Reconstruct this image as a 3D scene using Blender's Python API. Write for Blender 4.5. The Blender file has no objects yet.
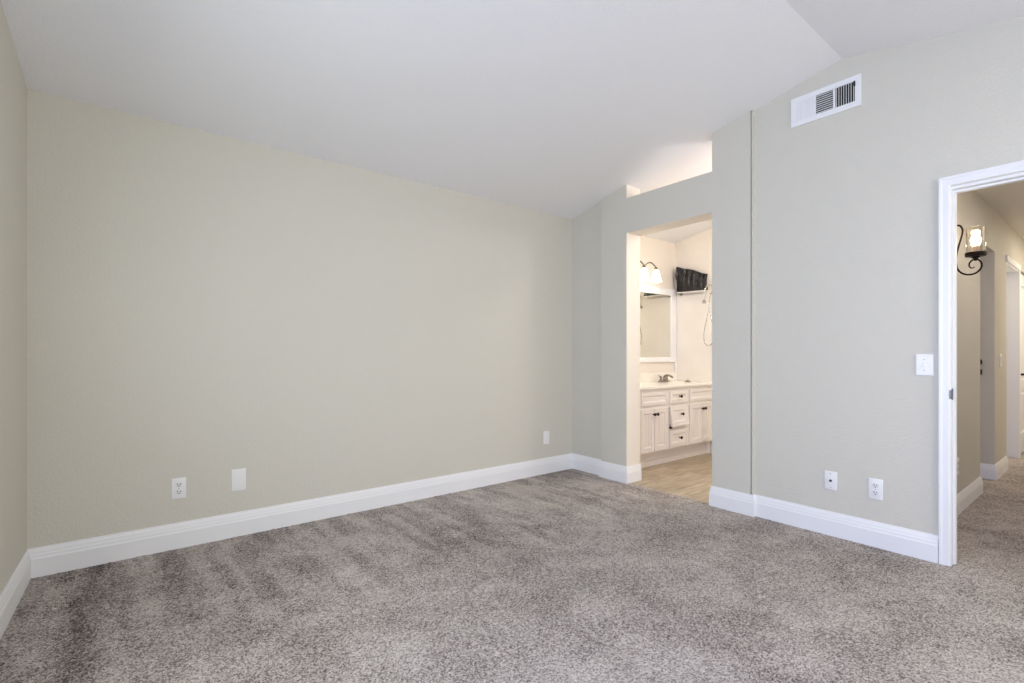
import bpy, bmesh, math, random
import numpy as np
from mathutils import Vector, Matrix
random.seed(4)
PI = math.pi
SC = bpy.context.scene
COL = SC.collection

# ------------------------------------------------------------------ camera
cam_d = bpy.data.cameras.new('camera')
cam_d.sensor_width = 36.0
cam_d.lens = 506.0 / 1024.0 * 36.0
cam_d.shift_y = 12.5 / 1024.0
cam_d.clip_start = 0.02
cam = bpy.data.objects.new('camera', cam_d)
COL.objects.link(cam)
cam.location = (0, 0, 1.13)
cam.rotation_euler = (PI / 2, 0, -math.atan2(.6311, .7757))
SC.camera = cam

# ------------------------------------------------------------------ world, daylight, exposure
world = bpy.data.worlds.new('world')
SC.world = world
world.use_nodes = True
world.node_tree.nodes['Background'].inputs[0].default_value = (.62, .76, 1.0, 1)
world.node_tree.nodes['Background'].inputs[1].default_value = .15
SC.view_settings.view_transform = 'Standard'
SC.view_settings.look = 'None'
SC.view_settings.gamma = 1.0
SC.view_settings.exposure = 0.0
SC.view_settings.use_curve_mapping = False
SC.cycles.max_bounces = 10
SC.cycles.diffuse_bounces = 7
SC.cycles.use_denoising = True
SC.cycles.sample_clamp_indirect = 4.0


def area(name, loc, direction, sx, sy, power, color, spread=PI):
    d = bpy.data.lights.new(name, 'AREA')
    d.shape = 'RECTANGLE'; d.size = sx; d.size_y = sy
    d.energy = power; d.color = color; d.spread = spread
    o = bpy.data.objects.new(name, d); COL.objects.link(o)
    o.location = loc
    o.rotation_euler = Vector(direction).to_track_quat('-Z', 'Z').to_euler()
    return o


def point(name, loc, power, color, r=.03):
    d = bpy.data.lights.new(name, 'POINT')
    d.energy = power; d.color = color; d.shadow_soft_size = r
    o = bpy.data.objects.new(name, d); COL.objects.link(o); o.location = loc
    return o


# daylight areas in unseen windows; the second ones and the upward fill are added
area('added_daylight_rear', (.75, -1.36, 1.5), (0, 1, -.45), 1.3, 1.4, 14, (1.0, .90, .60))  # added second rear source to brighten the back wall
area('sky_rear_window_b', (2.55, -1.36, 1.5), (0, 1, -.45), 1.3, 1.4, 43, (1.0, .95, .76))
area('sky_left_window_a', (-.63, -.20, 1.25), (1, -.053, -.45), 1.6, 1.7, 70, (.30, .41, 1.0))
area('added_daylight_left', (-.54, 1.5, 1.35), (1, -.053, -.45), 1.1, 1.5, 44, (.97, 1.0, .92))  # added second left source to brighten the far right corner
area('upward_fill_left', (-.54, 1.5, 1.2), (1, -.053, .9), 1.1, 1.2, 20, (.66, .80, 1.0))  # added fill aimed upwards to brighten the ceiling
# added unseen fill lights that brighten bathroom and hall, no fixtures
area('bathroom_fill_area', (4.5, 1.75, 2.55), (0, .2, -1), .4, .4, 10, (1.0, .96, .84))
point('bathroom_fill_point', (4.35, 1.6, 2.2), 18, (1.0, .94, .96), .10)  # added point that brightens the ceiling above the bathroom opening
area('hall_fill_a', (5.0, -.20, 2.39), (0, 0, -1), .3, .3, 10, (1.0, .92, .85))
area('hall_fill_b', (7.8, -.15, 2.39), (0, 0, -1), .3, .3, 28, (1.0, .88, .72))

# ------------------------------------------------------------------ plan constants
K = .035                                    # the right wall is not quite square to the back wall
X0 = 3.515 - .618 * K
NRM = math.hypot(1, K)
YB = 3.515                                  # back wall
YR = -1.255                                 # rear wall (behind the camera)
EAVE, SLOPE, RIDGE_Y = 2.465, .2009, 1.13


def ceil_z(y):
    return EAVE + SLOPE * (YB - y) if y > RIDGE_Y else EAVE + SLOPE * (YB - RIDGE_Y) - SLOPE * (RIDGE_Y - y)


def rx(y, off=0.0):                         # x of the right wall face at y, moved off into the room
    return X0 + K * y - off


def lx(y):                                  # x of the left wall face
    return -.286 - .0535 * (YB - y)


RW_ROT = math.atan2(-1, -K)                 # things on the right wall
HALL_Y = .79
BATH_X = 5.39
BATH_Y = 3.50

# ------------------------------------------------------------------ materials


def new_mat(name):
    m = bpy.data.materials.new(name); m.use_nodes = True
    return m, m.node_tree.nodes, m.node_tree.links, m.node_tree.nodes['Principled BSDF']


def srgb(r, g, b):
    def f(c):
        c /= 255.
        return c / 12.92 if c <= .04045 else ((c + .055) / 1.055) ** 2.4
    return (f(r), f(g), f(b), 1)


def plain(name, col, rough=.5, metal=0., bump=0., bscale=60., spec=None):
    m, n, l, p = new_mat(name)
    p.inputs['Base Color'].default_value = col
    p.inputs['Roughness'].default_value = rough
    p.inputs['Metallic'].default_value = metal
    if spec is not None:
        p.inputs['Specular IOR Level'].default_value = spec
    tc = n.new('ShaderNodeTexCoord'); no = n.new('ShaderNodeTexNoise')
    no.inputs['Scale'].default_value = bscale; no.inputs['Detail'].default_value = 3
    l.new(tc.outputs['Object'], no.inputs['Vector'])
    if bump:
        b = n.new('ShaderNodeBump'); b.inputs['Strength'].default_value = bump
        b.inputs['Distance'].default_value = .004
        l.new(no.outputs['Fac'], b.inputs['Height']); l.new(b.outputs['Normal'], p.inputs['Normal'])
    else:                                   # the slightest unevenness of gloss
        mr = n.new('ShaderNodeMapRange')
        mr.inputs['To Min'].default_value = max(0, rough - .03); mr.inputs['To Max'].default_value = min(1, rough + .03)
        l.new(no.outputs['Fac'], mr.inputs['Value']); l.new(mr.outputs['Result'], p.inputs['Roughness'])
    return m


def emit(name, col, strength):
    m, n, l, p = new_mat(name)
    p.inputs['Base Color'].default_value = (.9, .9, .85, 1)
    p.inputs['Emission Color'].default_value = col
    p.inputs['Emission Strength'].default_value = strength
    return m


def thin_glass(name, tint=(1, 1, 1, 1), gloss=.10):
    m, n, l, p = new_mat(name)
    t = n.new('ShaderNodeBsdfTransparent'); t.inputs[0].default_value = tint
    g = n.new('ShaderNodeBsdfGlossy'); g.inputs['Roughness'].default_value = .05
    fr = n.new('ShaderNodeLayerWeight'); fr.inputs['Blend'].default_value = .35
    mx = n.new('ShaderNodeMixShader'); mr = n.new('ShaderNodeMath'); mr.operation = 'MULTIPLY_ADD'
    mr.inputs[1].default_value = .55; mr.inputs[2].default_value = gloss * .3
    l.new(fr.outputs['Facing'], mr.inputs[0]); l.new(mr.outputs[0], mx.inputs[0])
    l.new(t.outputs[0], mx.inputs[1]); l.new(g.outputs[0], mx.inputs[2])
    l.new(mx.outputs[0], n['Material Output'].inputs['Surface'])
    return m


def wall_paint(name, col, bump=.3):         # rolled paint over orange-peel texture
    m, n, l, p = new_mat(name)
    p.inputs['Roughness'].default_value = .62
    p.inputs['Specular IOR Level'].default_value = .3
    tc = n.new('ShaderNodeTexCoord')
    no = n.new('ShaderNodeTexNoise'); no.inputs['Scale'].default_value = 78; no.inputs['Detail'].default_value = 3
    no.inputs['Roughness'].default_value = .55
    l.new(tc.outputs['Object'], no.inputs['Vector'])
    cr = n.new('ShaderNodeValToRGB'); cr.color_ramp.elements[0].position = .38; cr.color_ramp.elements[1].position = .66
    l.new(no.outputs['Fac'], cr.inputs[0])
    b = n.new('ShaderNodeBump'); b.inputs['Strength'].default_value = bump; b.inputs['Distance'].default_value = .003
    l.new(cr.outputs[0], b.inputs['Height']); l.new(b.outputs['Normal'], p.inputs['Normal'])
    n2 = n.new('ShaderNodeTexNoise'); n2.inputs['Scale'].default_value = 1.1
    l.new(tc.outputs['Object'], n2.inputs['Vector'])
    mx = n.new('ShaderNodeMix'); mx.data_type = 'RGBA'
    mx.inputs[6].default_value = tuple(c * .985 for c in col[:3]) + (1,)
    mx.inputs[7].default_value = col
    l.new(n2.outputs['Fac'], mx.inputs[0]); l.new(mx.outputs[2], p.inputs['Base Color'])
    return m


def carpet():
    m, n, l, p = new_mat('speckled_carpet')
    p.inputs['Roughness'].default_value = 1.0
    p.inputs['Specular IOR Level'].default_value = .05
    tc = n.new('ShaderNodeTexCoord')

    def noise(scale, detail=2, rough=.5, vec=None, sx=1, sy=1):
        t = n.new('ShaderNodeTexNoise'); t.inputs['Scale'].default_value = scale
        t.inputs['Detail'].default_value = detail; t.inputs['Roughness'].default_value = rough
        if sx != 1 or sy != 1:
            mp = n.new('ShaderNodeMapping'); mp.inputs['Scale'].default_value = (sx, sy, 1)
            l.new(tc.outputs['Object'], mp.inputs['Vector']); l.new(mp.outputs[0], t.inputs['Vector'])
        else:
            l.new(tc.outputs['Object'], t.inputs['Vector'])
        return t.outputs['Fac']

    def math_(op, a, b=None, clamp=False):
        q = n.new('ShaderNodeMath'); q.operation = op; q.use_clamp = clamp
        for i, v in enumerate((a, b)):
            if v is None: continue
            if isinstance(v, (int, float)): q.inputs[i].default_value = v
            else: l.new(v, q.inputs[i])
        return q.outputs[0]

    def mrange(v, a, b, c, d, smooth=False):
        q = n.new('ShaderNodeMapRange')
        if smooth: q.interpolation_type = 'SMOOTHSTEP'
        for i, u in zip((1, 2, 3, 4), (a, b, c, d)): q.inputs[i].default_value = u
        l.new(v, q.inputs[0]); return q.outputs[0]

    fine = noise(205, 3, .65)
    vo = n.new('ShaderNodeTexVoronoi'); vo.inputs['Scale'].default_value = 165
    l.new(tc.outputs['Object'], vo.inputs['Vector'])
    vs = n.new('ShaderNodeSeparateColor'); l.new(vo.outputs['Color'], vs.inputs[0])
    yarn = vs.outputs[0]                     # each tuft has a tone of its own
    mid = noise(38, 3, .6)
    patch = noise(1.4, 3, .55)
    smudge = mrange(noise(4.2, 4, .62), .38, .64, -1, 1, True)
    streak = mrange(noise(1.0, 3, .6, sx=8.5, sy=1.2), .40, .60, -1, 1, True)
    sep = n.new('ShaderNodeSeparateXYZ'); l.new(tc.outputs['Object'], sep.inputs[0])
    wob = math_('MULTIPLY', math_('SUBTRACT', noise(1.7, 2, .5), .5), 1.6)
    yy = math_('ADD', sep.outputs[1], wob)
    near_back = mrange(yy, 2.0, 2.7, 0, 1, True)
    # the wheel track along the left wall and a darker tone towards that wall
    xx = math_('ADD', sep.outputs[0], math_('MULTIPLY', wob, .05))
    xx = math_('ADD', xx, math_('MULTIPLY', math_('SUBTRACT', 3.2, sep.outputs[1]), .07))
    track = math_('SUBTRACT', 1.0, math_('MULTIPLY', math_('ABSOLUTE', math_('SUBTRACT', xx, -.03)), 11.0), True)
    side = mrange(xx, -.1, .6, 1, 0, True)
    cr = n.new('ShaderNodeValToRGB')
    e = cr.color_ramp.elements
    e[0].position = .16; e[0].color = srgb(58, 51, 48)
    e[1].position = .88; e[1].color = srgb(226, 218, 212)
    k = cr.color_ramp.elements.new(.34); k.color = srgb(127, 116, 110)
    k = cr.color_ramp.elements.new(.56); k.color = srgb(187, 177, 170)
    v = math_('ADD', math_('ADD', math_('MULTIPLY', math_('SUBTRACT', fine, .5), 1.25), .49), math_('MULTIPLY', math_('SUBTRACT', yarn, .5), .42))
    v = math_('ADD', v, math_('MULTIPLY', math_('SUBTRACT', mid, .5), .20))
    # lay of the pile: brushed one way it reads lighter, the other way darker
    v = math_('ADD', v, math_('MULTIPLY', math_('SUBTRACT', patch, .5), .36))
    v = math_('ADD', v, math_('MULTIPLY', smudge, .050))
    v = math_('ADD', v, math_('MULTIPLY', math_('MULTIPLY', streak, near_back), .060))
    v = math_('SUBTRACT', v, math_('MULTIPLY', track, .15))
    v = math_('SUBTRACT', v, math_('MULTIPLY', side, .05))  # carpet darker towards the left wall
    l.new(v, cr.inputs[0]); l.new(cr.outputs[0], p.inputs['Base Color'])
    b = n.new('ShaderNodeBump'); b.inputs['Strength'].default_value = .8; b.inputs['Distance'].default_value = .010
    hsum = math_('ADD', fine, math_('MULTIPLY', mid, .6))
    l.new(hsum, b.inputs['Height']); l.new(b.outputs['Normal'], p.inputs['Normal'])
    p.inputs['Sheen Weight'].default_value = .15
    p.inputs['Sheen Roughness'].default_value = .6
    return m


def oak():
    m, n, l, p = new_mat('oak_plank')
    tc = n.new('ShaderNodeTexCoord')
    br = n.new('ShaderNodeTexBrick')
    br.inputs['Scale'].default_value = 1.0
    br.inputs['Brick Width'].default_value = 1.1; br.inputs['Row Height'].default_value = .15
    br.inputs['Mortar Size'].default_value = .0018
    br.inputs['Color1'].default_value = srgb(206, 192, 170); br.inputs['Color2'].default_value = srgb(184, 168, 144)
    br.inputs['Mortar'].default_value = srgb(120, 100, 78)
    l.new(tc.outputs['Object'], br.inputs['Vector'])
    mp = n.new('ShaderNodeMapping'); mp.inputs['Scale'].default_value = (2.2, 16, 1)
    l.new(tc.outputs['Object'], mp.inputs[0])
    no = n.new('ShaderNodeTexNoise'); no.inputs['Scale'].default_value = 2.2; no.inputs['Detail'].default_value = 5
    l.new(mp.outputs[0], no.inputs['Vector'])
    cr = n.new('ShaderNodeValToRGB'); cr.color_ramp.elements[0].position = .35; cr.color_ramp.elements[1].position = .7
    cr.color_ramp.elements[0].color = (.55, .5, .44, 1); cr.color_ramp.elements[1].color = (1, 1, 1, 1)
    l.new(no.outputs['Fac'], cr.inputs[0])
    mx = n.new('ShaderNodeMix'); mx.data_type = 'RGBA'; mx.blend_type = 'MULTIPLY'; mx.inputs[0].default_value = .8
    l.new(br.outputs[0], mx.inputs[6]); l.new(cr.outputs[0], mx.inputs[7])
    l.new(mx.outputs[2], p.inputs['Base Color']); p.inputs['Roughness'].default_value = .42
    return m


def tile_white():
    m, n, l, p = new_mat('white_surround_tile')
    p.inputs['Roughness'].default_value = .35
    tc = n.new('ShaderNodeTexCoord')
    mp = n.new('ShaderNodeMapping'); mp.inputs['Rotation'].default_value = (PI / 2, 0, PI / 2)
    l.new(tc.outputs['Object'], mp.inputs[0])
    no = n.new('ShaderNodeTexNoise'); no.inputs['Scale'].default_value = 3.5; no.inputs['Detail'].default_value = 5
    l.new(tc.outputs['Object'], no.inputs['Vector'])
    mx = n.new('ShaderNodeMix'); mx.data_type = 'RGBA'
    mx.inputs[6].default_value = srgb(226, 219, 211); mx.inputs[7].default_value = srgb(240, 236, 230)
    l.new(no.outputs['Fac'], mx.inputs[0]); l.new(mx.outputs[2], p.inputs['Base Color'])
    return m


M = {}
M['wall'] = wall_paint('greige_wall_paint', srgb(214, 211, 200))
M['hall_wall'] = wall_paint('hall_wall_paint', srgb(206, 202, 192))
M['bath_wall'] = wall_paint('bathroom_cream_paint', srgb(238, 231, 220), .25)
M['ceiling'] = wall_paint('ceiling_white_paint', srgb(238, 238, 240), .25)
M['hall_ceiling'] = wall_paint('hall_ceiling_paint', srgb(226, 222, 216), .35)
M['trim'] = plain('white_gloss_trim', srgb(240, 241, 243), .38)
M['carpet'] = carpet()
M['oak'] = oak()
M['tile'] = tile_white()
M['plate'] = plain('white_plastic_plate', srgb(240, 240, 240), .32)
M['plate2'] = plain('white_plastic_insert', srgb(228, 229, 230), .28)
M['slot'] = plain('dark_slot', srgb(34, 32, 32), .7)
M['screw'] = plain('painted_screw', srgb(190, 190, 190), .35, .6)
M['vent'] = plain('white_vent_enamel', srgb(240, 241, 243), .4)
M['duct'] = plain('duct_shade_colour', srgb(40, 38, 36), .8)
M['vanity'] = plain('cream_cabinet_lacquer', srgb(238, 233, 227), .4)
M['counter'] = plain('cultured_marble_counter', srgb(244, 240, 231), .18)
M['bronze'] = plain('dark_bronze', srgb(52, 42, 36), .38, .75)
M['nickel'] = plain('brushed_nickel', srgb(150, 143, 132), .3, .95)
M['iron'] = plain('wrought_iron', srgb(46, 36, 30), .45, .7, .3, 90)
M['chrome'] = plain('chrome', srgb(190, 186, 178), .14, 1.0)
M['rail'] = plain('white_enamel_rail', srgb(236, 232, 226), .3)
M['black'] = plain('black_plastic_sheet', srgb(14, 12, 11), .34, 0, .5, 30)
M['steel'] = plain('grey_steel', srgb(110, 110, 114), .35, .9)
M['candle'] = plain('ivory_candle_sleeve', srgb(206, 178, 158), .5)
M['bulb'] = emit('glowing_warm_bulb', (1.0, .83, .58, 1), 24)
M['shade'] = emit('glowing_frosted_shade', (1.0, .93, .82, 1), 3.2)
M['glass'] = thin_glass('clear_seeded_glass', (.98, .97, .95, 1), .2)
M['pane'] = thin_glass('window_pane', (.97, .98, .98, 1), .1)
mm, nn, ll, pp = new_mat('mirror_silver')
pp.inputs['Base Color'].default_value = (.80, .79, .70, 1); pp.inputs['Metallic'].default_value = 1; pp.inputs['Roughness'].default_value = .03
M['mirror'] = mm

# ------------------------------------------------------------------ mesh helpers


class MB:
    """collects shapes, links them as ONE mesh object"""
    def __init__(s): s.bm = bmesh.new(); s.mats = []; s.mi = 0

    def mat(s, m):
        if m not in s.mats: s.mats.append(m)
        s.mi = s.mats.index(m); return s

    def _f(s, vs):
        try:
            f = s.bm.faces.new(vs); f.material_index = s.mi; return f
        except ValueError:
            return None

    def hexa(s, P):                          # 8 points: bottom loop then top loop
        v = [s.bm.verts.new(p) for p in P]
        for a in ((3, 2, 1, 0), (4, 5, 6, 7), (0, 1, 5, 4), (1, 2, 6, 5), (2, 3, 7, 6), (3, 0, 4, 7)):
            s._f([v[i] for i in a])
        return v

    def box(s, x0, x1, y0, y1, z0, z1, bev=0.0, seg=2):
        b0 = len(s.bm.verts)
        v = s.hexa([(x0, y0, z0), (x1, y0, z0), (x1, y1, z0), (x0, y1, z0), (x0, y0, z1), (x1, y0, z1), (x1, y1, z1), (x0, y1, z1)])
        if bev:
            es = list({e for q in v for e in q.link_edges})
            bmesh.ops.bevel(s.bm, geom=es, offset=bev, segments=seg, affect='EDGES', profile=.5, material=-1)
        return s

    def prism(s, pts, f0, f1):               # pts 2d loop, f0/f1 map (u,v) to 3d on the two ends
        a = [s.bm.verts.new(f0(*p)) for p in pts]; b = [s.bm.verts.new(f1(*p)) for p in pts]
        n = len(pts)
        s._f(a[::-1]); s._f(b)
        for i in range(n): s._f([a[i], a[(i + 1) % n], b[(i + 1) % n], b[i]])
        return s

    def lathe(s, prof, c=(0, 0, 0), axis='Z', seg=20, cap=True):
        rings = []
        for r, h in prof:
            ring = []
            for i in range(seg):
                t = 2 * PI * i / seg
                u, w = r * math.cos(t), r * math.sin(t)
                p = {'Z': (u, w, h), 'Y': (u, -h, w), 'X': (h, u, w)}[axis]
                ring.append(s.bm.verts.new((c[0] + p[0], c[1] + p[1], c[2] + p[2])))
            rings.append(ring)
        for a, b in zip(rings, rings[1:]):
            for i in range(seg): s._f([a[i], a[(i + 1) % seg], b[(i + 1) % seg], b[i]])
        if cap: s._f(rings[0][::-1]); s._f(rings[-1])
        return s

    def tube(s, pts, r, seg=8, flat=None):   # r constant or per point
        pts = [Vector(p) for p in pts]; n = len(pts)
        rr = r if isinstance(r, (list, tuple)) else [r] * n
        up = None; rings = []
        for i, p in enumerate(pts):
            d = (pts[min(i + 1, n - 1)] - pts[max(i - 1, 0)]).normalized()
            if up is None:
                up = d.orthogonal().normalized()
            else:
                up = (up - d * up.dot(d)).normalized()
            sd = d.cross(up)
            rings.append([s.bm.verts.new(p + (up * math.cos(2 * PI * k / seg) + sd * math.sin(2 * PI * k / seg)) * rr[i]) for k in range(seg)])
        for a, b in zip(rings, rings[1:]):
            for k in range(seg): s._f([a[k], a[(k + 1) % seg], b[(k + 1) % seg], b[k]])
        s._f(rings[0][::-1]); s._f(rings[-1])
        return s

    def build(s, name, mat=None, parent=None, smooth=None, loc=None, rotz=0):
        bmesh.ops.recalc_face_normals(s.bm, faces=s.bm.faces)
        me = bpy.data.meshes.new(name); s.bm.to_mesh(me); s.bm.free()
        for m in (s.mats or [mat]): me.materials.append(m)
        if smooth is not None:
            me.polygons.foreach_set('use_smooth', [True] * len(me.polygons))
            if smooth < PI: me.set_sharp_from_angle(angle=smooth)
        o = bpy.data.objects.new(name, me); COL.objects.link(o)
        if parent: o.parent = parent
        if loc: o.location = loc
        o.rotation_euler = (0, 0, rotz)
        return o


def smooth_path(pts, n=6):                   # Catmull-Rom through the points
    P = [Vector(p) for p in pts]; P = [P[0] * 2 - P[1]] + P + [P[-1] * 2 - P[-2]]
    out = []
    for i in range(1, len(P) - 2):
        a, b, c, d = P[i - 1:i + 3]
        for k in range(n):
            t = k / n
            out.append(.5 * ((2 * b) + (c - a) * t + (2 * a - 5 * b + 4 * c - d) * t * t + (3 * b - a - 3 * c + d) * t ** 3))
    out.append(P[-2]); return out


def struct(o):
    o['kind'] = 'structure'; return o


def thing(name, label, cat, loc=(0, 0, 0), rotz=0, group=None):
    o = bpy.data.objects.new(name, None); COL.objects.link(o)
    o.empty_display_size = .05
    o.location = loc; o.rotation_euler = (0, 0, rotz)
    o['label'] = label; o['category'] = cat
    if group: o['group'] = group
    return o


def tag(o, label, cat, group=None):
    o['label'] = label; o['category'] = cat
    if group: o['group'] = group
    return o


def copy_tree(o, parent=None):
    c = o.copy(); COL.objects.link(c); c.parent = parent
    for ch in list(o.children): copy_tree(ch, c)
    return c


# ------------------------------------------------------------------ floors
def dent(x, y):                              # two dents where furniture feet stood
    z = 0.
    for cx, cy, a, b, t in ((-.118, 3.372, .048, .024, -.3), (-.137, 3.048, .048, .026, -.3)):
        u = (x - cx) * np.cos(t) + (y - cy) * np.sin(t); v = -(x - cx) * np.sin(t) + (y - cy) * np.cos(t)
        z = z - .034 * np.exp(-((u / a) ** 2 + (v / b) ** 2) ** 1.5)
    return z


rng = np.random.default_rng(3)


def grid(fx, nx, ys, jitter):
    V = np.zeros((len(ys), nx, 3))
    for j, y in enumerate(ys):
        a, b = fx(y)
        V[j, :, 0] = np.linspace(a, b, nx); V[j, :, 1] = y
    V[:, :, 2] = dent(V[:, :, 0], V[:, :, 1]) + rng.normal(0, jitter, V.shape[:2])
    idx = np.arange(len(ys) * nx).reshape(len(ys), nx)
    F = np.stack([idx[:-1, :-1], idx[:-1, 1:], idx[1:, 1:], idx[1:, :-1]], -1).reshape(-1, 4)
    return V.reshape(-1, 3), F


V1, F1 = grid(lambda y: (lx(y) + .001, rx(y)), 300, np.linspace(YR, YB, 330), .0016)
V2, F2 = grid(lambda y: (rx(y), 9.0), 240, np.linspace(-.40, HALL_Y, 60), .0016)
V2b, F2b = grid(lambda y: (5.56, 9.0), 100, np.linspace(HALL_Y, .97, 10), .0016)
VV = np.concatenate([V1, V2, V2b]); FF = np.concatenate([F1, F2 + len(V1), F2b + len(V1) + len(V2)])
me = bpy.data.meshes.new('floor')
me.vertices.add(len(VV)); me.vertices.foreach_set('co', VV.ravel())
me.loops.add(FF.size); me.loops.foreach_set('vertex_index', FF.ravel().astype(np.int32))
me.polygons.add(len(FF)); me.polygons.foreach_set('loop_start', np.arange(0, FF.size, 4, dtype=np.int32))
me.update(calc_edges=True)
me.polygons.foreach_set('use_smooth', [True] * len(FF))
me.materials.append(M['carpet'])
fo = bpy.data.objects.new('floor', me); COL.objects.link(fo); struct(fo)

mb = MB()
mb.hexa([(rx(.95) + .09, .95, -.03), (BATH_X + .1, .95, -.03), (BATH_X + .1, BATH_Y, -.03), (rx(BATH_Y) + .1, BATH_Y, -.03),
         (rx(.95) + .09, .95, -.003), (BATH_X + .1, .95, -.003), (BATH_X + .1, BATH_Y, -.003), (rx(BATH_Y) + .1, BATH_Y, -.003)])
mb.hexa([(rx(1.99), 1.99, -.03), (rx(1.99) + .2, 1.99, -.03), (rx(2.80) + .2, 2.80, -.03), (rx(2.80), 2.80, -.03),
         (rx(1.99), 1.99, -.004), (rx(1.99) + .2, 1.99, -.004), (rx(2.80) + .2, 2.80, -.004), (rx(2.80), 2.80, -.004)])
struct(mb.build('floor_bathroom', M['oak']))

# ------------------------------------------------------------------ ceilings
mb = MB()
prof = [(YR - .15, ceil_z(YR - .15)), (RIDGE_Y, ceil_z(RIDGE_Y)), (YB + .15, ceil_z(YB + .15)),
        (YB + .15, ceil_z(YB + .15) + .12), (RIDGE_Y, ceil_z(RIDGE_Y) + .12), (YR - .15, ceil_z(YR - .15) + .12)]
mb.prism(prof, lambda y, z: (-.8, y, z), lambda y, z: (5.6, y, z))
struct(mb.build('ceiling', M['ceiling']))
mb = MB(); mb.box(rx(0) + .095, 9.1, -.5, HALL_Y + .02, 2.42, 2.50)
struct(mb.build('ceiling_hall', M['hall_ceiling']))

# ------------------------------------------------------------------ walls
# back wall of the bedroom
mb = MB(); mb.box(lx(YB) - .12, rx(YB) + .13, YB, YB + .12, -.05, EAVE + .02)
struct(mb.build('wall_back', M['wall']))

# left wall with its window and an added second one
LW = (lambda s, o, z: (lx(s) - o, s, z))     # s runs along y


def wall_run(mb, F, s0, s1, o0, o1, z0, z1=None):
    """solid from s0..s1; z1 None means up into the ceiling"""
    cuts = [s0] + ([RIDGE_Y] if s0 < RIDGE_Y < s1 else []) + [s1]
    for a, b in zip(cuts, cuts[1:]):
        za = ceil_z(a) + .03 if z1 is None else z1
        zb = ceil_z(b) + .03 if z1 is None else z1
        mb.hexa([F(a, o0, z0), F(b, o0, z0), F(b, o1, z0), F(a, o1, z0), F(a, o0, za), F(b, o0, zb), F(b, o1, zb), F(a, o1, za)])


WL = (-1.0, .60, .12, 2.12)
WL2 = (.95, 2.05, .60, 2.12)  # unseen extra window, added for its light
mb = MB()
wall_run(mb, LW, YR - .1, WL[0], 0, .12, -.05); wall_run(mb, LW, WL[1], WL2[0], 0, .12, -.05); wall_run(mb, LW, WL2[1], YB + .1, 0, .12, -.05)
wall_run(mb, LW, WL2[0], WL2[1], 0, .12, -.05, WL2[2]); wall_run(mb, LW, WL2[0], WL2[1], 0, .12, WL2[3])
wall_run(mb, LW, WL[0], WL[1], 0, .12, -.05, WL[2]); wall_run(mb, LW, WL[0], WL[1], 0, .12, WL[3])
struct(mb.build('wall_left', M['wall']))

# rear wall with its window and an added second one
WR = (.10, 1.40, .75, 2.2)  # unseen extra rear window, added for its light
WR2 = (1.9, 3.2, .75, 2.2)
mb = MB(); zt = ceil_z(YR) + .02
for x0, x1, z0, z1 in ((-.8, WR[0], -.05, zt), (WR[1], WR2[0], -.05, zt), (WR2[1], 3.7, -.05, zt), (WR2[0], WR2[1], -.05, WR2[2]), (WR2[0], WR2[1], WR2[3], zt), (WR[0], WR[1], -.05, WR[2]), (WR[0], WR[1], WR[3], zt)):
    mb.box(x0, x1, YR - .12, YR, z0, z1)
struct(mb.build('wall_rear', M['wall']))

# right wall: near run with the hall door, then the thicker panel with the bathroom opening
RWf = (lambda s, o, z: (rx(s) + o, s, z))
DO = (-.16, .627, 2.02)                       # door opening s0, s1, head
PAN = -.026                                   # the panel stands this far into the room
THK = .165
mb = MB()
wall_run(mb, RWf, YR - .1, DO[0], 0, .095, -.05)
wall_run(mb, RWf, DO[1], 1.676, 0, .095, -.05)
wall_run(mb, RWf, DO[0], DO[1], 0, .095, DO[2])
struct(mb.build('wall_right', M['wall']))
OP = (1.985, 2.797)
mb = MB()


def run2(s0, s1, z0, z1, o0=PAN, o1=THK):
    """run of the panel: room face in wall paint, every other face in the bathroom's cream"""
    za = ceil_z(s0) + .03 if z1 is None else z1; zb = ceil_z(s1) + .03 if z1 is None else z1
    P = [(s0, o0, z0), (s1, o0, z0), (s1, o1, z0), (s0, o1, z0), (s0, o0, za), (s1, o0, zb), (s1, o1, zb), (s0, o1, za)]
    v = [mb.bm.verts.new(RWf(*p)) for p in P]
    for k, a in enumerate(((3, 2, 1, 0), (4, 5, 6, 7), (0, 1, 5, 4), (1, 2, 6, 5), (2, 3, 7, 6), (3, 0, 4, 7))):
        wallface = k == 2 or s0 < 1.685 or (s0 < 1.7 and k == 5)
        mb.mat(M['wall'] if wallface else M['bath_wall']); mb._f([v[i] for i in a])


run2(1.692, OP[0], -.05, None)
run2(1.683, 1.694, -.05, None, -.010)
run2(1.676, 1.683, -.05, None)
run2(OP[0], OP[1], 2.188, 2.492)
run2(OP[1], 3.097, -.05, None)
struct(mb.build('wall_right_panel'))
mb = MB(); wall_run(mb, RWf, 3.097, YB + .1, .012, THK, -.05)
struct(mb.build('wall_right_corner', M['wall']))

# bathroom walls
mb = MB(); mb.box(rx(BATH_Y) + .12, BATH_X + .12, BATH_Y, BATH_Y + .12, -.05, EAVE + .03)
struct(mb.build('wall_bathroom_back', M['bath_wall']))
BW = (lambda s, o, z: (BATH_X + o, s, z))
mb = MB(); wall_run(mb, BW, .85, BATH_Y + .1, 0, .12, -.05)
struct(mb.build('wall_bathroom_side', M['bath_wall']))
mb = MB(); mb.box(rx(.9) + .09, BATH_X + .1, .97, 1.05, -.05, 2.95)
struct(mb.build('wall_bathroom_near', M['bath_wall']))
# white surround on the side wall up to the rail, with its corner strip
mb = MB(); mb.box(BATH_X - .012, BATH_X, 1.05, BATH_Y, 0, 1.83, .003)
struct(mb.build('wall_bathroom_surround', M['tile']))
mb = MB(); mb.box(BATH_X - .03, BATH_X - .008, BATH_Y - .028, BATH_Y - .002, .80, 1.85, .005)
struct(mb.build('trim_1', M['trim']))

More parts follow.
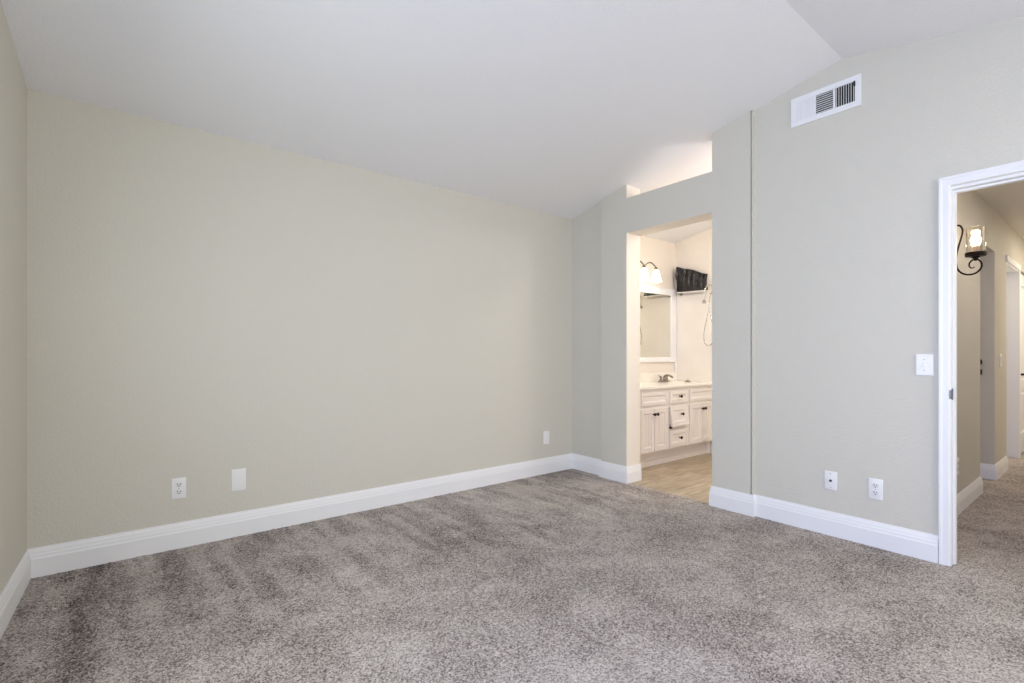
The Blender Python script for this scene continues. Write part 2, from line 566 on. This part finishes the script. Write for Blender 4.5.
# hall walls
mb = MB(); mb.box(rx(.9) + .09, 5.56, HALL_Y, HALL_Y + .17, -.05, 2.45)
mb.box(5.56, 6.23, HALL_Y, HALL_Y + .17, 2.05, 2.45)
mb.box(6.23, 6.90, HALL_Y, HALL_Y + .17, -.05, 2.45)
mb.box(6.90, 7.72, HALL_Y, HALL_Y + .11, 2.055, 2.45)
mb.box(7.80, 9.0, HALL_Y + .06, HALL_Y + .17, -.05, 2.45)
mb.box(8.66, 9.0, HALL_Y, HALL_Y + .06, -.05, 2.45)
mb.box(7.72, 8.66, HALL_Y, HALL_Y + .06, 2.055, 2.45)
struct(mb.build('wall_hall_left', M['hall_wall']))
mb = MB(); mb.box(rx(-.4) + .09, 9.1, -.52, -.40, -.05, 2.45)
struct(mb.build('wall_hall_right', M['hall_wall']))
mb = MB(); mb.box(9.0, 9.1, -.45, HALL_Y + .2, -.05, 2.45)
struct(mb.build('wall_hall_end', M['hall_wall']))

# ------------------------------------------------------------------ baseboards
BP = [(0, 0), (.016, 0), (.016, .093), (.0135, .099), (.0125, .112), (.0105, .117), (.0085, .130), (.0045, .141), (.0035, .148), (0, .148)]


def baseboard(name, path, scale=1.0, h=1.0):
    """sweeps the moulding along a plan path; the room lies to the LEFT of the path"""
    mb = MB(); P = [Vector(p) for p in path]; n = len(P); rings = []
    for i, p in enumerate(P):
        nn = []
        if i > 0: d = (P[i] - P[i - 1]).normalized(); nn.append(Vector((-d.y, d.x)))
        if i < n - 1: d = (P[i + 1] - P[i]).normalized(); nn.append(Vector((-d.y, d.x)))
        m = sum(nn, Vector((0, 0))) / len(nn); m = m / m.dot(nn[0])
        rings.append([mb.bm.verts.new((p.x + m.x * o * scale, p.y + m.y * o * scale, z * h)) for o, z in BP])
    k = len(BP)
    for a, b in zip(rings, rings[1:]):
        for i in range(k): mb._f([a[i], a[(i + 1) % k], b[(i + 1) % k], b[i]])
    mb._f(rings[0]); mb._f(rings[-1][::-1])
    return struct(mb.build(name, M['trim']))


baseboard('baseboard_back', [(rx(YB) + .012, YB), (lx(YB), YB)])
baseboard('baseboard_left', [(lx(YB), YB - .012), (lx(YR), YR)])
xr = rx
baseboard('baseboard_corner', [(xr(3.099) + .012, 3.099), (xr(YB) + .012, YB - .012)])
baseboard('baseboard_panel', [(xr(OP[1]) + THK, OP[1]), (xr(OP[1]) + PAN, OP[1]), (xr(3.097) + PAN, 3.097), (xr(3.097) + .011, 3.097)])
baseboard('baseboard_right', [(xr(.666), .666), (xr(1.676), 1.676), (xr(1.676) + PAN, 1.676), (xr(OP[0]) + PAN, OP[0]), (xr(OP[0]) + THK, OP[0])])
baseboard('baseboard_hall', [(5.56, HALL_Y + .15), (5.56, HALL_Y), (xr(HALL_Y) + .12, HALL_Y)], .9, .92)
baseboard('baseboard_hall_far', [(6.895, HALL_Y), (6.23, HALL_Y), (6.23, HALL_Y + .13)], .9, .92)

# ------------------------------------------------------------------ unseen windows, one in each wall added for light
def window(name, loc, rotz, w, z0, z1):
    root = bpy.data.objects.new(name, None); COL.objects.link(root); root.location = loc; root.rotation_euler = (0, 0, rotz)
    struct(root)
    h = z1 - z0; t = .05
    mb = MB()
    mb.box(-w / 2, w / 2, .02, .09, 0, t); mb.box(-w / 2, w / 2, .02, .09, h - t, h)
    mb.box(-w / 2, -w / 2 + t, .02, .09, t, h - t); mb.box(w / 2 - t, w / 2, .02, .09, t, h - t)
    mb.box(-.025, .025, .025, .085, t, h - t)
    mb.build('window_frame', M['trim'], root)
    mb = MB(); mb.box(-w / 2 + t, -.025, .050, .054, t, h - t); mb.box(.025, w / 2 - t, .050, .054, t, h - t)
    mb.build('window_pane', M['pane'], root)


for nm, q in (('window_1', WR), ('window_2', WR2)):
    window(nm, ((q[0] + q[1]) / 2, YR, q[2]), PI, q[1] - q[0], q[2], q[3])
for nm, q in (('window_3', WL), ('window_4', WL2)):
    ym = (q[0] + q[1]) / 2
    window(nm, (lx(ym), ym, q[2]), PI / 2 - math.atan(.0535), q[1] - q[0], q[2], q[3])

# ------------------------------------------------------------------ hall door frame (door_1)
d1 = bpy.data.objects.new('door_1', None); COL.objects.link(d1); struct(d1)
d1.location = (rx(.23), .23, 0)


def RL(s, o, z):                             # right-wall coordinates made local to door_1
    return (rx(s) + o - rx(.23), s - .23, z)


CW = [(0, 0), (.012, 0), (.015, .008), (.015, .033), (.018, .038), (.018, .048), (0, .048)]   # casing profile: depth, width


def casing(s_in_l, s_in_r, head, front):
    mb = MB()
    inner = [(s_in_r, 0), (s_in_r, head), (s_in_l, head), (s_in_l, 0)]
    outs = [(1, 0), (1, 1), (-1, 1), (-1, 0)]
    rings = []
    for (s, z), (ds, dz) in zip(inner, outs):
        rings.append([mb.bm.verts.new(front(s + ds * w, d, z + dz * w)) for d, w in CW])
    k = len(CW)
    for a, b in zip(rings, rings[1:]):
        for i in range(k): mb._f([a[i], a[(i + 1) % k], b[(i + 1) % k], b[i]])
    mb._f(rings[0]); mb._f(rings[-1])
    return mb


cs = casing(DO[0] + .012, DO[1] - .012, DO[2] + .006, lambda s, d, z: RL(s, -d, z))
cs.build('door_casing', M['trim'], d1)
mb = MB()
J = .014
for s0, s1, z0, z1 in ((DO[1] - J, DO[1], 0, DO[2]), (DO[0], DO[0] + J, 0, DO[2]), (DO[0] + J, DO[1] - J, DO[2] - J, DO[2])):
    mb.hexa([RL(s0, 0, z0), RL(s1, 0, z0), RL(s1, .097, z0), RL(s0, .097, z0), RL(s0, 0, z1), RL(s1, 0, z1), RL(s1, .097, z1), RL(s0, .097, z1)])
mb.build('door_jamb', M['trim'], d1)
mb = MB(); T = .010; a, b = DO[0] + J, DO[1] - J; hd = DO[2] - J
for s0, s1, z0, z1 in ((b - T, b, 0, hd), (a, a + T, 0, hd), (a + T, b - T, hd - T, hd)):
    mb.hexa([RL(s0, .042, z0), RL(s1, .042, z0), RL(s1, .075, z0), RL(s0, .075, z0), RL(s0, .042, z1), RL(s1, .042, z1), RL(s1, .075, z1), RL(s0, .075, z1)])
mb.build('door_stop', M['trim'], d1)
mb = MB()
mb.hexa([RL(b - .0025, .001, .885), RL(b, .001, .885), RL(b, .030, .885), RL(b - .0025, .030, .885), RL(b - .0025, .001, .945), RL(b, .001, .945), RL(b, .030, .945), RL(b - .0025, .030, .945)])
mb.hexa([RL(b - .002, -.016, .892), RL(b + .006, -.016, .892), RL(b + .006, .002, .892), RL(b - .002, .002, .892), RL(b - .002, -.016, .938), RL(b + .006, -.016, .938), RL(b + .006, .002, .938), RL(b - .002, .002, .938)])
mb.build('strike_plate', M['steel'], d1)

# ------------------------------------------------------------------ wall plates
def plate_mesh(w, h, t=.006, b=.0035):
    mb = MB(); mb.box(-w / 2, w / 2, -t, 0, -h / 2, h / 2, b, 3); return mb


def outlet(label, loc, rotz, w=.073, h=.122, group=None):
    r = thing('power_outlet', label, 'outlet', loc, rotz, group)
    plate_mesh(w, h).build('cover_plate', M['plate'], r, .6)
    for s in (1, -1):
        zc = s * .0215
        mb = MB()
        pts = []
        for i in range(24):
            t = 2 * PI * i / 24
            pts.append((.0172 * math.cos(t), max(-.0125, min(.0125, .0172 * math.sin(t)))))
        mb.prism(pts, lambda u, v: (u, -.0055, v + zc), lambda u, v: (u, -.0085, v + zc))
        f = mb.build('socket_face', M['plate2'], r)
        for sx, hh in ((-.0068, .0085), (.0068, .0068)):
            q = MB(); q.box(sx - .0014, sx + .0014, -.0089, -.008, zc + .001, zc + .001 + hh); q.build('slot', M['slot'], f)
        q = MB(); q.lathe([(.0030, .008), (.0030, .0089)], (0, 0, zc - .0072), 'Y', 12); q.build('ground_hole', M['slot'], f)
    q = MB(); q.lathe([(.0032, .005), (.0032, .0068), (.002, .0074)], (0, 0, 0), 'Y', 12); q.build('screw', M['screw'], r)
    return r


def on_right(s, z, off=0.0):
    return (rx(s) - off, s, z)


outlet('white duplex outlet on the long back wall, left of the blank plate', (.355, YB, .347), 0)
outlet('white duplex outlet low on the right wall, nearest the hall doorway', on_right(.955, .338), RW_ROT)

b = thing('blank_plate', 'plain white blank cover plate without sockets on the long back wall', 'wall plate', (.668, YB, .348), 0)
plate_mesh(.082, .136).build('cover_plate', M['plate'], b, .6)
mb = MB(); mb.box(-.0185, .0185, -.0072, -.005, -.036, .036, .0012); mb.build('blank_insert', M['plate'], b)

b = thing('blank_plate', 'small white wall plate on the back wall near the far corner', 'wall plate', (3.277, YB, .340), 0)
plate_mesh(.075, .125).build('cover_plate', M['plate'], b, .6)
mb = MB(); mb.box(-.0165, .0165, -.0072, -.005, -.033, .033, .0012); mb.build('blank_insert', M['plate'], b)

c = thing('coax_plate', 'white cable plate with one dark jack, left of the right-wall outlet', 'wall plate', on_right(1.192, .341), RW_ROT)
plate_mesh(.072, .116).build('cover_plate', M['plate'], c, .6)
mb = MB(); mb.lathe([(.0075, .005), (.0075, .008), (.0048, .008), (.0048, .017), (.0012, .017)], (0, 0, 0), 'Y', 14)
mb.build('cable_jack', M['slot'], c, .7)
for z in (.042, -.042):
    mb = MB(); mb.lathe([(.0034, .005), (.0034, .007), (.002, .0076)], (0, 0, z), 'Y', 12); mb.build('screw', M['screw'], c)

s_ = thing('light_switch', 'white toggle light switch on the right wall beside the hall doorway', 'light switch', on_right(.727, 1.070), RW_ROT)
mb = MB()
w, h, t = .080, .120, .007
mb.prism([(-w / 2, -h / 2), (w / 2, -h / 2), (w / 2, h / 2), (-w / 2, h / 2)], lambda u, v: (u, 0, v), lambda u, v: (u, -.003, v))
mb.prism([(-w / 2, -h / 2), (w / 2, -h / 2), (w / 2, h / 2), (-w / 2, h / 2)], lambda u, v: (u, -.003, v), lambda u, v: (u * .86, -t, v * .90))
mb.build('cover_plate', M['plate'], s_)
mb = MB(); mb.box(-.006, .006, -.0082, -.006, -.013, .013, .001); mb.build('toggle_slot', M['plate2'], s_)
mb = MB()
mb.hexa([(-.0042, -.007, -.005), (.0042, -.007, -.005), (.0042, -.007, .005), (-.0042, -.007, .005),
         (-.0034, -.018, -.012), (.0034, -.018, -.012), (.0034, -.019, -.006), (-.0034, -.019, -.006)])
mb.build('toggle', M['plate'], s_)
for z in (.030, -.030):
    mb = MB(); mb.lathe([(.0032, .006), (.0032, .0078), (.002, .0083)], (0, 0, z), 'Y', 12); mb.build('screw', M['screw'], s_)

# hall plates
o = outlet('white outlet low on the hall wall just past the door frame', (4.70, HALL_Y, .337), 0)
h_ = thing('light_switch', 'white double switch plate on the hall wall beyond the dark knobs', 'light switch', (6.535, HALL_Y, 1.072), 0)
plate_mesh(.118, .122).build('cover_plate', M['plate'], h_, .6)
for x in (-.023, .023):
    mb = MB(); mb.hexa([(x - .0165, -.005, -.033), (x + .0165, -.005, -.033), (x + .0165, -.005, .033), (x - .0165, -.005, .033),
                        (x - .015, -.007, -.031), (x + .015, -.007, -.031), (x + .015, -.011, .031), (x - .015, -.011, .031)])
    mb.build('rocker', M['plate2'], h_)

# ------------------------------------------------------------------ air vent
v_ = thing('air_vent', 'white three-section air register high on the right wall near the ceiling', 'vent', on_right(1.227, 2.713), RW_ROT)
W, H = .402, .187
mb = MB()
iw, ih = .335, .120                          # opening
for x0, x1, z0, z1 in ((-W / 2, W / 2, ih / 2, H / 2), (-W / 2, W / 2, -H / 2, -ih / 2), (-W / 2, -iw / 2, -ih / 2, ih / 2), (iw / 2, W / 2, -ih / 2, ih / 2)):
    mb.box(x0, x1, -.010, -.0, z0, z1, .0015)
for x in (-iw / 6, iw / 6):
    mb.box(x - .006, x + .006, -.010, -.001, -ih / 2, ih / 2)
mb.build('vent_frame', M['vent'], v_)
mb = MB(); mb.box(-iw / 2, iw / 2, -.0025, -.0005, -ih / 2, ih / 2); mb.build('duct_shade_sheet', M['duct'], v_)  # dark sheet stands in for the shade inside the duct
sec = iw / 3


def vane_v(x, ang):
    q = MB(); d = .0085; c_, s2 = math.cos(ang), math.sin(ang)
    ux, uy = c_ * d, s2 * d; tx, ty = -s2 * .0009, c_ * .0009
    cx, cy = x, -.0085
    pts = [(cx - ux - tx, cy - uy - ty), (cx + ux - tx, cy + uy - ty), (cx + ux + tx, cy + uy + ty), (cx - ux + tx, cy - uy + ty)]
    q.prism(pts, lambda u, v: (u, v, -ih / 2), lambda u, v: (u, v, ih / 2))
    q.build('vane', M['vent'], v_)


for i in range(8):                           # left: vanes turned shut towards the viewer
    vane_v(-iw / 2 + sec * (i + .5) / 8 - .003, math.radians(-12))
for i in range(8):                           # right: vanes turned open
    vane_v(iw / 2 - sec + .006 + (sec - .006) * (i + .5) / 8, math.radians(116))
for i in range(9):                          # centre: level louvres
    z = -ih / 2 + ih * (i + .5) / 9
    q = MB(); d = .0048
    q.prism([(-.0035 - .005, z - d * .15), (-.0035, z - d * .55), (-.0035, z - d * .55 + .0016), (-.0035 - .005, z - d * .15 + .0016)],
            lambda y, zz: (-iw / 6 + .006, y, zz), lambda y, zz: (iw / 6 - .006, y, zz))
    q.build('louvre', M['vent'], v_)
q = MB(); q.box(iw / 2 - .004, iw / 2 + .003, -.020, -.008, ih / 2 - .032, ih / 2 - .002, .001); q.build('damper_lever', M['slot'], v_)

# ------------------------------------------------------------------ hall doors
d2 = bpy.data.objects.new('door_2', None); COL.objects.link(d2); struct(d2); d2.location = (5.895, HALL_Y + .135, 0)
mb = MB(); mb.box(-.333, .333, 0, .035, .008, 2.048, .002); mb.build('door_leaf', M['trim'], d2)
for z, r in ((.967, .026), (1.057, .024)):
    mb = MB(); mb.lathe([(r, 0), (r, .006), (.010, .010), (.010, .030), (r * .95, .036), (r, .048), (r * .7, .056), (0.001, .057)], (.298, 0, z), 'Y', 18)
    mb.build('door_knob' if z < 1 else 'deadbolt', M['bronze'], d2, .7)

d3 = bpy.data.objects.new('door_3', None); COL.objects.link(d3); struct(d3); d3.location = (7.31, HALL_Y, 0)
cs = casing(-.41, .41, 2.03, lambda s, d, z: (s, -d, z))
# the white lining of the doorway: far jamb, near jamb and head, with a casing on the near side only where wall shows
cs.bm.free()
mb = MB()
mb.box(.395, .47, -.012, .135, 0, 2.05, .002); mb.box(-.41, -.395, .0, .135, 0, 2.035); mb.box(-.395, .395, 0, .135, 2.02, 2.055)
mb.box(-.455, .47, -.014, 0, 2.035, 2.095, .002)
mb.build('door_jamb', M['trim'], d3)
mb = MB(); mb.box(-.394, .394, .095, .13, .008, 2.015, .002); mb.build('door_leaf', M['trim'], d3)

d4 = bpy.data.objects.new('door_4', None); COL.objects.link(d4); struct(d4); d4.location = (8.22, HALL_Y + .01, 0)
mb = MB()
dw, dh, st = .42, 2.03, .115
for x0, x1, z0, z1 in ((-dw, -dw + st, .01, dh), (dw - st, dw, .01, dh), (-dw + st, dw - st, .01, .24), (-dw + st, dw - st, .72, .84), (-dw + st, dw - st, dh - .13, dh)):
    mb.box(x0, x1, 0, .035, z0, z1, .002)
for z0, z1 in ((.24, .72), (.84, dh - .13)):
    mb.box(-dw + st - .002, dw - st + .002, .012, .026, z0, z1)
    mb.box(-dw + st + .04, dw - st - .04, .003, .014, z0 + .04, z1 - .04, .008)
mb.build('door_leaf', M['trim'], d4)
mb = MB(); mb.lathe([(.028, 0), (.028, .008), (.011, .012), (.011, .045)], (-dw + .075, 0, .905), 'Y', 16)
mb.tube([(-dw + .075, -.045, .905), (-dw + .10, -.05, .906), (-dw + .19, -.048, .900)], [.010, .010, .007], 10)
mb.build('door_handle', M['bronze'], d4, .7)

# ------------------------------------------------------------------ hall sconce
SX, SY = 4.59, HALL_Y
sc = thing('wall_sconce', 'wrought iron scroll sconce with lit bulb in glass on the hall wall', 'wall lamp', (SX, SY, 1.70), 0)
mb = MB()                                    # tall back strap
mb.box(-.018, .018, -.007, 0, .005, .265, .003)
mb.build('back_plate', M['iron'], sc)
# the scroll lies in the plane x = 0, reaching towards -y
P = [(-.016, .318), (-.045, .312), (-.062, .280), (-.055, .235), (-.036, .175), (-.020, .110), (-.018, .060), (-.030, .012), (-.062, -.018),
     (-.105, -.030), (-.150, -.022), (-.182, .006), (-.186, .040), (-.165, .066), (-.135, .070), (-.110, .052), (-.106, .030), (-.120, .014), (-.142, .018)]
path = smooth_path([(0, y * .775, z) for y, z in P], 6)
nP = len(path)
mb = MB(); mb.tube(path, [.0058 if i < nP * .72 else .0058 - .0022 * (i - nP * .72) / (nP * .28) for i in range(nP)], 8)
mb.build('scroll_arm', M['iron'], sc, 1.2)
GY = -.115
mb = MB(); mb.lathe([(.006, .060), (.010, .066), (.012, .074), (.022, .082), (.028, .088), (.052, .090), (.056, .094), (.056, .116), (.053, .118), (.051, .104), (.012, .103)], (0, GY, 0), 'Z', 28)
mb.build('candle_cup', M['iron'], sc, .7)
mb = MB(); mb.lathe([(.0015, .103), (.0155, .103), (.0155, .158), (.013, .160), (.012, .162)], (0, GY, 0), 'Z', 18)
mb.build('candle_sleeve', M['candle'], sc, .7)
mb = MB(); mb.lathe([(.011, .161), (.019, .174), (.0275, .194), (.0265, .212), (.017, .234), (.007, .254), (.001, .262)], (0, GY, 0), 'Z', 18)
mb.build('bulb', M['bulb'], sc, PI)
mb = MB(); mb.lathe([(.0505, .106), (.0505, .284), (.049, .284), (.049, .106)], (0, GY, 0), 'Z', 32, False)
mb.build('glass_cylinder', M['glass'], sc, .7)
mb = MB(); mb.lathe([(.0115, -.012), (.0115, .0), (.006, .004)], (0, -.008, .115), 'Y', 14); mb.tube([(0, -.006, .115), (0, -.019, .112)], .006, 8)
mb.build('arm_clip', M['iron'], sc, .7)
point('sconce_bulb_light', (SX, SY + GY, 1.965), .8, (1.0, .78, .52), .03)

# ------------------------------------------------------------------ bathroom vanity
VX0, VX1, VF = 3.80, 5.372, 3.005            # left, right, front face y
va = thing('vanity_cabinet', 'white bathroom vanity cabinet with bead-board doors under the pale countertop', 'cabinet', (VX0, VF, 0), 0)
LV = VX1 - VX0
mb = MB(); mb.box(0, LV, .0, .490, .150, .782)
mb.build('carcass', M['vanity'], va)
mb = MB(); mb.box(.0, LV - .02, .07, .485, .0, .150); mb.box(.0, LV - .02, .062, .07, .0, .055, .002); mb.box(0, LV - .02, .064, .07, .062, .070)
mb.box(LV - .034, LV - .012, .030, .07, .0, .152, .003)
mb.build('toe_kick', M['vanity'], va)


def shaker(w, h, rail, bead=True, t=.018):
    """frame-and-panel front, local: x right, z up, front at -t"""
    mb = MB()
    for x0, x1, z0, z1 in ((0, rail, 0, h), (w - rail, w, 0, h), (rail, w - rail, 0, rail), (rail, w - rail, h - rail, h)):
        mb.box(x0, x1, -t, 0, z0, z1, .0018)
    iw_, ih_ = w - 2 * rail, h - 2 * rail
    # sloping moulding into the panel
    a = [(rail, rail), (w - rail, rail), (w - rail, h - rail), (rail, h - rail)]
    g = .010
    bq = [(rail + g, rail + g), (w - rail - g, rail + g), (w - rail - g, h - rail - g), (rail + g, h - rail - g)]
    va_ = [mb.bm.verts.new((x, -t + .001, z)) for x, z in a]; vb_ = [mb.bm.verts.new((x, -.008, z)) for x, z in bq]
    for i in range(4): mb._f([va_[i], va_[(i + 1) % 4], vb_[(i + 1) % 4], vb_[i]])
    mb.box(rail, w - rail, -.008, 0, rail, h - rail)
    if bead:
        n = max(3, int(iw_ / .036))
        for i in range(n):
            xa = rail + iw_ * i / n
            mb.box(xa + .0022, xa + iw_ / n - .0022, -.0105, -.007, rail + g, h - rail - g)
    return mb


def knob(parent, x, z, y=-.018):
    mb = MB(); mb.lathe([(.009, 0), (.006, .004), (.0055, .014), (.014, .019), (.0165, .025), (.014, .031), (.001, .033)], (x, y, z), 'Y', 16)
    mb.build('knob', M['bronze'], parent, .7)


def front(name, x0, x1, z0, z1, rail, bead, knobs=(), dy=0, tilt=0, twist=0):
    o = shaker(x1 - x0, z1 - z0, rail, bead).build(name, M['vanity'], va, loc=(x0 - VX0, dy, z0))
    o.rotation_euler = (tilt, twist, 0)
    for kx, kz in knobs: knob(o, kx - x0, kz - z0)
    return o


front('false_front', 4.035, 4.470, .625, .748, .030, False)
front('false_front', 4.880, 5.350, .625, .748, .030, False)
front('door', 4.030, 4.243, .168, .592, .046, True, [(4.222, .535)])
front('door', 4.249, 4.470, .168, .592, .046, True, [(4.270, .535)])
front('door', 4.880, 5.128, .168, .592, .046, True, [(5.108, .535)])
front('door', 5.134, 5.350, .168, .592, .046, True, [(5.154, .535)])
front('door', 3.815, 4.024, .168, .592, .046, True)
front('false_front', 3.815, 4.024, .625, .748, .030, False)
front('drawer', 4.515, 4.840, .625, .748, .038, False, [(4.680, .690)])
dr = front('drawer', 4.515, 4.822, .384, .592, .045, False, [(4.690, .502)], -.030, math.radians(-7), math.radians(-1.2))
q = MB(); q.box(.02, .285, .0, .036, .03, .17); q.build('drawer_box', M['vanity'], dr)
front('drawer', 4.515, 4.840, .168, .350, .045, False, [(4.680, .262)])
q = MB(); q.lathe([(.010, 0), (.010, .012), (.013, .016), (.013, .024), (.001, .026)], (4.530 - VX0, -.0, .376), 'Y', 12); q.build('drawer_stop', M['bronze'], va, .7)

ct = thing('countertop', 'pale cultured marble countertop along the top of the bathroom vanity', 'countertop', (VX0, VF, .783), 0)
mb = MB(); mb.box(-.0, LV + .004, -.030, .492, 0, .028, .005); mb.build('slab', M['counter'], ct)
mb = MB(); mb.box(-.0, LV + .004, .470, .492, .028, .135, .004); mb.build('backsplash', M['counter'], ct)

fa = thing('bathroom_faucet', 'dark nickel two-handle faucet standing on the vanity countertop', 'faucet', (5.0, 3.395, .811), 0)
mb = MB(); mb.box(-.080, .080, -.028, .028, 0, .016, .006); mb.build('base', M['nickel'], fa, .6)
mb = MB(); mb.tube(smooth_path([(0, 0, .012), (0, -.004, .055), (0, -.040, .078), (0, -.090, .072), (0, -.118, .054)], 5), .0115, 12); mb.build('spout', M['nickel'], fa, 1.0)
for x in (-.055, .055):
    mb = MB(); mb.lathe([(.020, .014), (.016, .030), (.013, .050), (.015, .056), (.010, .064)], (x, 0, 0), 'Z', 14)
    mb.tube([(x, 0, .058), (x + math.copysign(.025, x), -.005, .070), (x + math.copysign(.062, x), -.012, .074)], [.007, .0065, .0055], 8)
    mb.build('handle', M['nickel'], fa, 1.0)

dn = MB(); dn.lathe([(.034, 0), (.034, .004), (.028, .012), (.012, .018), (.006, .024), (.001, .026)], (0, 0, 0), 'Z', 18)
tag(dn.build('drain_stopper', M['nickel'], None, .9, (5.18, 3.20, .811)), 'small dark metal stopper lying on the countertop near the side wall', 'stopper')

# mirror
MX1 = 5.372; MX0 = 3.95; MZ0, MZ1 = 1.035, 1.90
mi = thing('vanity_mirror', 'white framed mirror hanging on the bathroom wall above the faucet', 'mirror', ((MX0 + MX1) / 2, BATH_Y, MZ0), 0)
w2 = (MX1 - MX0) / 2; hh = MZ1 - MZ0; fw = .092
mb = MB()
for x0, x1, z0, z1 in ((-w2, w2, 0, .058), (-w2, w2, hh - .075, hh), (-w2, -w2 + fw, .058, hh - .075), (w2 - fw, w2, .058, hh - .075)):
    mb.box(x0, x1, -.028, 0, z0, z1, .004)
mb.build('mirror_frame', M['trim'], mi)
mb = MB(); mb.box(-w2 + fw - .006, w2 - fw + .006, -.012, -.003, .05, hh - .07); mb.build('mirror_glass', M['mirror'], mi)

# vanity light: arms that arch out of a plate and carry downward shades
vl = thing('vanity_light', 'nickel vanity light with arched arms and glowing shades above the mirror', 'wall lamp', (4.53, BATH_Y, 2.02), 0)
mb = MB(); mb.box(-.36, .30, -.022, 0, -.03, .05, .006); mb.build('back_plate', M['nickel'], vl)
for x in (-.24, -.02, .20):
    a = MB()
    a.tube(smooth_path([(x, -.015, .02), (x, -.026, .075), (x + .015, -.062, .122), (x + .035, -.105, .126), (x + .05, -.140, .088), (x + .055, -.152, .066)], 6), .0075, 10)
    a.lathe([(.011, .050), (.022, .046), (.026, .040), (.012, .075)][::-1], (x + .055, -.152, .0), 'Z', 14)
    arm = a.build('arm', M['nickel'], vl, 1.0)
    s3 = MB(); s3.lathe([(.022, .045), (.034, .020), (.047, -.030), (.058, -.075), (.062, -.090), (.058, -.090), (.045, -.030), (.020, .038)], (x + .055, -.152, 0), 'Z', 24, False)
    s3.build('shade', M['shade'], arm, PI)
    point('vanity_bulb_light', (4.53 + x + .055, BATH_Y - .152, 1.95), 1.7, (1.0, .90, .78), .035)

# rail, black sheet and hand shower on the side wall
RXX, RZ = 5.300, 1.852
ra = thing('shower_rail', 'white horizontal rail along the bathroom side wall under the black sheet', 'rail', (RXX, 3.215, RZ), 0)
mb = MB(); mb.tube([(0, .205, 0), (0, -.30, -.01)], .0075, 12); mb.build('bar', M['rail'], ra, 1.0)
for y in (.195, -.29):
    mb = MB(); mb.lathe([(.022, .078), (.022, .070), (.011, .064), (.010, -.006)], (0, y, -.004), 'X', 16); mb.build('flange', M['nickel'], ra, .7)

# crumpled sheet: a thick wavy slab between wall and rail, hanging over the rail in front at its near end
mb = MB()
nu, nv = 40, 16
fr, bk = [], []
for i in range(nu + 1):
    u = i / nu
    y = 3.440 - u * .368
    zt_ = 2.172 - .125 * u - .006 * math.sin(u * 9)
    zb_ = 1.872 - .012 * u
    rowf, rowb = [], []
    for j in range(nv + 1):
        v = j / nv
        yy = y + (.014 * v if u < .1 else 0) - (.012 * math.sin(v * PI * 1.1) * (-1) if u > .93 else 0)
        if u < .06 and v > .55: yy -= .016
        z = zb_ + (zt_ - zb_) * (1 - v)
        fold = .013 * math.sin(u * 30 + 2.2 * math.sin(v * 3.1)) + .008 * math.sin(u * 71 + v * 5) + .004 * math.sin(v * 23 + u * 11)
        x = 5.326 - .004 * v - .8 * fold * (.4 + .6 * math.sin(PI * min(1, v + .15)))
        rowf.append(mb.bm.verts.new((x - RXX, yy - 3.27, z - 1.87))); rowb.append(mb.bm.verts.new((5.383 - RXX, yy - 3.27, z - 1.87)))
    fr.append(rowf); bk.append(rowb)
for g_, fl in ((fr, 0), (bk, 1)):
    for i in range(nu):
        for j in range(nv): mb._f([g_[i][j], g_[i + 1][j], g_[i + 1][j + 1], g_[i][j + 1]])
for i in range(nu):
    mb._f([fr[i][0], fr[i + 1][0], bk[i + 1][0], bk[i][0]]); mb._f([fr[i][nv], fr[i + 1][nv], bk[i + 1][nv], bk[i][nv]])
for j in range(nv):
    mb._f([fr[0][j], fr[0][j + 1], bk[0][j + 1], bk[0][j]]); mb._f([fr[nu][j], fr[nu][j + 1], bk[nu][j + 1], bk[nu][j]])
tag(mb.build('plastic_sheet', M['black'], None, .9, (RXX, 3.27, 1.87)), 'crumpled glossy black sheet bundled above the white bathroom rail', 'sheet')

hs = thing('hand_shower', 'chrome hand shower with looping hose hooked over the white rail', 'shower', (RXX - .006, 3.010, RZ), 0)
hx = -.012
mb = MB(); mb.tube(smooth_path([(hx, .045, -.125), (hx, .040, -.060), (hx, .032, .010), (hx, .005, .050), (hx, -.030, .046), (hx, -.062, .016), (hx, -.072, -.006)], 6), .0075, 10)
mb.build('hook_arm', M['chrome'], hs, 1.0)
mb = MB(); mb.lathe([(.010, -.110), (.014, -.122), (.021, -.138), (.022, -.150), (.001, -.152)], (hx, .049, 0), 'Z', 16); mb.build('spray_head', M['nickel'], hs, .8)
mb = MB(); mb.tube(smooth_path([(hx, -.070, -.004), (hx - .004, -.030, -.040), (hx - .004, -.012, -.120), (hx, -.004, -.22), (hx, .026, -.36), (hx, .052, -.48), (hx, .046, -.58), (hx, .004, -.628),
                                (hx, -.048, -.600), (hx, -.066, -.50), (hx, -.050, -.38), (hx, -.024, -.26), (hx + .010, -.008, -.16), (hx + .010, -.024, -.06), (hx + .012, -.062, -.016)], 6), .0052, 8)
mb.build('hose', M['chrome'], hs, 1.0)
